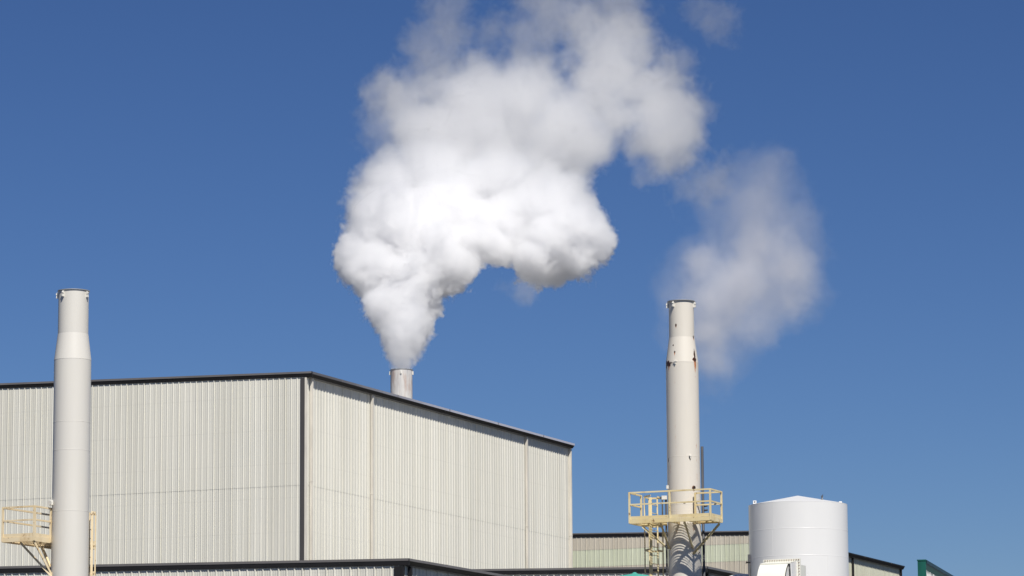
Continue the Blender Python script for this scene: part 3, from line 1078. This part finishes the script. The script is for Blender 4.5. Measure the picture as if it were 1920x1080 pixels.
class GN:
    def __init__(self, name):
        self.t = bpy.data.node_groups.new(name, 'GeometryNodeTree')
        self.t.interface.new_socket("Geometry", in_out='INPUT', socket_type='NodeSocketGeometry')
        self.t.interface.new_socket("Geometry", in_out='OUTPUT', socket_type='NodeSocketGeometry')
        self.out = self.t.nodes.new("NodeGroupOutput")

    def n(self, kind, **kw):
        x = self.t.nodes.new(kind)
        for k, v in kw.items():
            setattr(x, k, v)
        return x

    def put(self, sock, v):
        if hasattr(v, "is_output"):
            self.t.links.new(v, sock)
        else:
            sock.default_value = v

    def m(self, op, a, b=0.0, c=0.0, clamp=False):
        x = self.n("ShaderNodeMath", operation=op, use_clamp=clamp)
        for i, v in enumerate((a, b, c)):
            if i < len(x.inputs):
                self.put(x.inputs[i], v)
        return x.outputs[0]

    def v(self, op, a, b=(0, 0, 0), scale=None):
        x = self.n("ShaderNodeVectorMath", operation=op)
        self.put(x.inputs[0], a)
        if scale is not None:
            self.put(x.inputs["Scale"], scale)
        else:
            self.put(x.inputs[1], b)
        return x.outputs["Value"] if op in ('DISTANCE', 'LENGTH', 'DOT_PRODUCT') else x.outputs["Vector"]

    def noise(self, vec, scale, detail, rough=0.55, color=False, lac=2.0):
        x = self.n("ShaderNodeTexNoise")
        self.put(x.inputs["Vector"], vec)
        x.inputs["Scale"].default_value = scale
        x.inputs["Detail"].default_value = detail
        x.inputs["Roughness"].default_value = rough
        x.inputs["Lacunarity"].default_value = lac
        return x.outputs["Color" if color else "Factor"] if ("Factor" in x.outputs or color) else x.outputs[0]

    def map(self, v, a, b, c, d):
        x = self.n("ShaderNodeMapRange")
        x.clamp = True
        self.put(x.inputs["Value"], v)
        for k, q in (("From Min", a), ("From Max", b), ("To Min", c), ("To Max", d)):
            x.inputs[k].default_value = q
        return x.outputs[0]

    def blobs(self, p, lst, k):
        """smooth union of spheres: signed distance"""
        d = None
        for (c, r) in lst:
            q = self.m('SUBTRACT', self.v('DISTANCE', p, tuple(c)), r)
            d = q if d is None else self.m('SMOOTH_MIN', d, q, k)
        return d


def smoke_mat(name, color, aniso, mult=1.0):
    m = bpy.data.materials.new(name)
    m.use_nodes = True
    nt = m.node_tree
    nt.nodes.clear()
    o = nt.nodes.new("ShaderNodeOutputMaterial")
    v = nt.nodes.new("ShaderNodeVolumePrincipled")
    v.inputs["Color"].default_value = (*color, 1)
    v.inputs["Density"].default_value = mult
    v.inputs["Anisotropy"].default_value = aniso
    nt.links.new(v.outputs[0], o.inputs["Volume"])
    return m


def plume(name, label, depth, core, soft, box_px, dpt, vox, prm, mat):
    k = FPX / depth
    org = at(prm['x0'], 700, depth)
    org = Vector((org.x, depth, 0))
    tilt = prm.get('tilt', 0.0)           # backward lean added so that the sun reaches the lower column
    rot = Matrix.Rotation(-tilt, 3, 'X')
    inv_rot = rot.transposed()
    mouth = at(prm['x0'], prm['ybase'], depth)
    org.z = mouth.z

    def W(px, py, dy=0.0):
        d = ray(px, py)
        # meet the leaning plane y = depth + dy + tan(tilt) * (z - mouth)
        tt = math.tan(tilt)
        t = (depth + dy + tt * (EYE.z - mouth.z)) / (d.y - tt * d.z)
        return inv_rot @ (EYE + d * t - org)

    G = GN(name)
    P = G.n("GeometryNodeInputPosition").outputs[0]
    z = G.n("ShaderNodeSeparateXYZ")
    G.put(z.inputs[0], P)
    zz = z.outputs["Z"]
    h = zz
    # slow swirl, weaker near the mouth
    w1 = G.v('SUBTRACT', G.noise(P, prm['warp_f'], 3.0, 0.55, True), (0.5, 0.5, 0.5))
    pw = G.v('ADD', P, G.v('SCALE', w1, scale=G.map(h, 0.0, prm['warp_h'], 0.0, prm['warp'])))
    dens = None
    if core:
        lst = [(W(a, b_, dy), r / k) for (a, b_, r, dy) in core]
        d = G.blobs(pw, lst, prm['smooth'])
        amp = G.map(h, 0.0, prm['amp_h'], prm['amp0'], 1.0)
        # heaped billows in several sizes
        fine = G.map(h, 0.0, 3.0, prm['fine0'], 1.0)
        b = None
        for f, a in prm['billow']:
            q = G.noise(G.v('ADD', pw, (f * 7, 3, f * 2)), f, 1.0, 0.5)
            q = G.m('MULTIPLY', G.m('SUBTRACT', G.m('ABSOLUTE', G.m('MULTIPLY_ADD', q, 2.0, -1.0)), 0.2), a)
            q = G.m('MULTIPLY', q, amp if f < 1.5 else fine)
            b = q if b is None else G.m('ADD', b, q)
        d = G.m('SUBTRACT', d, b)
        inv = G.m('DIVIDE', 1.0, G.map(h, prm['soft_h0'], prm['soft_h'], prm['w0'], prm['w1']))
        c = G.m('MULTIPLY', G.m('MULTIPLY', d, -1.0), inv, clamp=True)
        D = G.map(h, prm['dens_h0'], prm['dens_h'], prm['D0'], prm['D1'])
        # near the mouth steam is still thin and streaky
        thin = G.map(h, 0.0, prm['mouth'], prm['mouth_d'], 1.0)
        ns = G.noise(P, 2.4, 4.0, 0.6)
        patch = G.map(ns, 0.36, 0.58, 0.15, 1.0)
        mixp = G.map(h, prm['mouth'] * 0.3, prm['mouth'] * 1.6, 0.0, 1.0)
        patch = G.m('MAXIMUM', patch, mixp)
        dens = G.m('MULTIPLY', G.m('MULTIPLY', c, D), G.m('MULTIPLY', thin, patch))
    if soft:
        # torn, drifting vapour: a second finer swirl, then eaten away by noise of many sizes
        w2 = G.v('SUBTRACT', G.noise(G.v('ADD', P, (21, 4, 9)), 0.7, 4.0, 0.6, True), (0.5, 0.5, 0.5))
        ps = G.v('ADD', pw, G.v('SCALE', w2, scale=prm['tear']))
        for (blist, D2, wid, ero, f2) in soft:
            lst = [(W(a, b_, dy), r / k) for (a, b_, r, dy) in blist]
            d2 = G.blobs(ps, lst, 1.4)
            fb = G.noise(G.v('ADD', ps, (11, 5, 7)), f2, 8.0, 0.7)
            fb2 = G.noise(G.v('ADD', P, (1, 15, 3)), f2 * 0.35, 2.0, 0.5)
            e = G.m('MULTIPLY_ADD', G.m('SUBTRACT', fb, 0.5), ero, G.m('MULTIPLY', d2, -1.0 / wid))
            e = G.m('MULTIPLY_ADD', G.m('SUBTRACT', fb2, 0.5), ero * 0.5, e)
            s_ = G.map(e, 0.0, prm['fade'], 0.0, 1.0)
            s_ = G.m('MULTIPLY', G.m('POWER', s_, 1.2), D2)
            dens = s_ if dens is None else G.m('ADD', dens, s_)
    x0, y0, x1, y1 = box_px
    cs = [W(x, y) for x in (x0, x1) for y in (y0, y1)]
    lo = Vector((min(c.x for c in cs), -dpt[0], min(c.z for c in cs)))
    hi = Vector((max(c.x for c in cs), dpt[1], max(c.z for c in cs)))
    vc = G.n("GeometryNodeVolumeCube")
    G.put(vc.inputs["Density"], dens)
    vc.inputs["Min"].default_value = lo
    vc.inputs["Max"].default_value = hi
    sm = G.n("GeometryNodeSetMaterial")
    # the outer skin of the cloud, and the cloud itself inside it
    H = G.t.copy()
    hn = H.nodes
    for t, vx in ((G.t, vox), (H, 0.22)):
        c = next(q for q in t.nodes if q.bl_idname == "GeometryNodeVolumeCube")
        for ax, i in (("X", 0), ("Y", 1), ("Z", 2)):
            c.inputs["Resolution " + ax].default_value = max(8, int((hi[i] - lo[i]) / vx))
    G.t.links.new(vc.outputs[0], sm.inputs["Geometry"])
    sm.inputs["Material"].default_value = mat
    G.t.links.new(sm.outputs[0], G.out.inputs[0])
    hv = next(q for q in hn if q.bl_idname == "GeometryNodeVolumeCube")
    hs = next(q for q in hn if q.bl_idname == "GeometryNodeSetMaterial")
    ho = next(q for q in hn if q.bl_idname == "NodeGroupOutput")
    v2m = hn.new("GeometryNodeVolumeToMesh")
    v2m.inputs["Threshold"].default_value = prm['skin']
    H.links.new(hv.outputs[0], v2m.inputs["Volume"])
    H.links.new(v2m.outputs[0], hs.inputs["Geometry"])
    hs.inputs["Material"].default_value = M['veil']
    H.links.new(hs.outputs[0], ho.inputs[0])
    me = bpy.data.meshes.new(name)
    me.materials.append(M['veil'])
    o = bpy.data.objects.new(name, me)
    o.location = org
    o.rotation_euler = (-tilt, 0, 0)
    sc.collection.objects.link(o)
    tag(o, label, "plume")
    md = o.modifiers.new("skin", 'NODES')
    md.node_group = H
    vol = bpy.data.volumes.new("vapour")
    vol.materials.append(mat)
    vo = bpy.data.objects.new("vapour", vol)
    sc.collection.objects.link(vo)
    vo.parent = o
    md = vo.modifiers.new("cloud", 'NODES')
    md.node_group = G.t
    return o


def veil_mat():
    m = bpy.data.materials.new("vapour_veil")
    m.use_nodes = True
    nt = m.node_tree
    nt.nodes.clear()
    o = nt.nodes.new("ShaderNodeOutputMaterial")
    a, b_, mx = nt.nodes.new("ShaderNodeBsdfTransparent"), nt.nodes.new("ShaderNodeBsdfTranslucent"), nt.nodes.new("ShaderNodeMixShader")
    b_.inputs[0].default_value = (0.9, 0.9, 0.9, 1)
    mx.inputs[0].default_value = 0.012
    nt.links.new(a.outputs[0], mx.inputs[1])
    nt.links.new(b_.outputs[0], mx.inputs[2])
    nt.links.new(mx.outputs[0], o.inputs["Surface"])
    return m


M['veil'] = veil_mat()
CORE = [  # px, py, radius px, depth offset m
    (753, 694, 22, 0), (754, 674, 29, 0), (756, 652, 37, 0), (757, 628, 46, 0), (757, 604, 55, 0),
    (750, 578, 68, 0), (716, 566, 44, -.8), (792, 548, 48, .5), (760, 535, 82, 0), (830, 520, 50, .6),
    (700, 500, 66, -.8), (790, 480, 96, 0), (672, 470, 42, -.5), (850, 495, 52, -.4), (745, 430, 102, -.6), (690, 400, 60, 0),
    (830, 400, 100, .5), (735, 350, 82, 0), (810, 320, 88, -.5), (890, 350, 92, .8), (770, 300, 62, .3), (860, 290, 70, 0),
    (945, 330, 82, -.2), (960, 420, 76, .6), (1030, 390, 88, 0), (1040, 455, 80, .3), (1000, 490, 50, 0), (1085, 430, 66, -.4), (1085, 490, 44, 0.2),
    (905, 420, 60, 0), (880, 455, 52, 0), (922, 458, 46, 0), (1105, 455, 46, 0), (1070, 360, 58, .3), (1000, 320, 70, .4), (930, 270, 60, .5), (1130, 430, 24, 0),
    (800, 245, 66, 0), (875, 195, 76, 0), (970, 185, 80, .4), (1060, 235, 68, 0), (1120, 262, 44, 0), (1150, 130, 58, 0), (1232, 195, 52, .3), (1248, 262, 46, 0), (735, 182, 26, 0),
]
SOFT1 = [(800, 260, 70, 0), (870, 220, 95, .5), (960, 210, 100, 0), (1050, 250, 90, .3), (1110, 270, 62, 0), (900, 150, 70, -.5), (1000, 160, 62, 0),
         (730, 180, 44, 0.4), (770, 210, 45, 0), (800, 170, 55, 0), (1150, 110, 80, 0), (1210, 160, 70, .4), (1240, 240, 78, 0), (1255, 285, 50, 0), (1135, 175, 72, 0), (1185, 110, 66, 0), (1165, 215, 52, .2), (820, 230, 70, -.3), (900, 240, 80, -.5),
         (1100, 60, 52, 0.3), (1175, 50, 46, -.3)]
SOFT2 = [(810, 110, 62, .5), (840, 40, 55, .2), (820, -40, 60, 0), (920, 60, 44, 0), (990, 90, 50, .4), (1050, 20, 60, 0), (1000, -30, 60, 0), (1150, -20, 70, 0.2),
         (1270, 120, 45, 0.2), (1290, 200, 40, 0), (1230, 320, 40, 0), (1290, 350, 36, 0.3), (1345, 45, 34, .5), (1310, 20, 30, .2), (1340, 340, 46, 0), (975, 545, 26, 0), (720, 250, 45, .3)]
prm1 = dict(fade=1.15, tilt=R(33), tear=1.3, x0=753, skin=0.06, fine0=0.45, ybase=692, warp_f=0.22, warp_h=6.0, warp=2.0, smooth=0.5, amp0=0.10, amp_h=5.0, billow=((0.38, 1.2), (0.9, 0.75), (1.9, 0.8), (3.7, 0.55)),
            w0=0.17, w1=2.1, soft_h0=9.0, soft_h=18.0, dens_h0=9.0, dens_h=17.5, D0=3.8, D1=0.75, mouth=1.8, mouth_d=0.5)
M['steam'] = smoke_mat("white_steam", (0.983, 0.983, 0.985), 0.5)
plume("steam_plume", "dense white steam plume billowing from the stack behind the tall building", DS, CORE,
      [([(a, b_, r * 1.15, d) for a, b_, r, d in SOFT1], 0.62, 0.95, 5.6, 0.7), ([(a, b_, r * 1.25, d) for a, b_, r, d in SOFT2], 0.26, 1.0, 5.6, 0.75)], (590, -110, 1430, 693), (6.5, 7.0), 0.073, prm1, M['steam'])

D2_ = 150.0
THIN1 = [(1392, 525, 78, 0), (1350, 560, 62, 0), (1430, 470, 66, .4), (1330, 620, 52, 0), (1460, 560, 56, 0), (1440, 610, 40, 0), (1335, 680, 30, 0), (1480, 500, 54, 0), (1320, 500, 44, 0)]
THIN2 = [(1420, 400, 88, 0), (1480, 440, 66, 0), (1375, 425, 60, 0), (1300, 480, 48, 0), (1275, 560, 34, .4), (1440, 330, 56, 0), (1495, 520, 52, 0), (1330, 730, 20, 0), (1325, 770, 12, 0), (1345, 350, 26, 0), (1500, 590, 30, 0), (1420, 620, 46, 0), (1300, 560, 54, 0), (1345, 700, 30, 0), (1360, 650, 46, 0), (1320, 660, 36, 0),
         (1262, 640, 22, .5)]
prm2 = dict(fade=1.6, tear=0.8, x0=1330, skin=0.05, ybase=800, warp_f=0.3, warp_h=3.0, warp=1.2, smooth=0.5)
M['vapour'] = smoke_mat("thin_grey_vapour", (0.935, 0.94, 0.965), 0.3)
plume("vapour_plume", "thin grey vapour cloud drifting behind the top of the rusty chimney", D2_, None,
      [([(a, b_, r * 1.1, d) for a, b_, r, d in THIN1], 1.2, 1.05, 2.3, 0.6), ([(a, b_, r * 1.25, d) for a, b_, r, d in THIN2], 0.42, 1.3, 2.4, 0.6)], (1190, 250, 1620, 830), (3.5, 4.0), 0.08, prm2, M['vapour'])
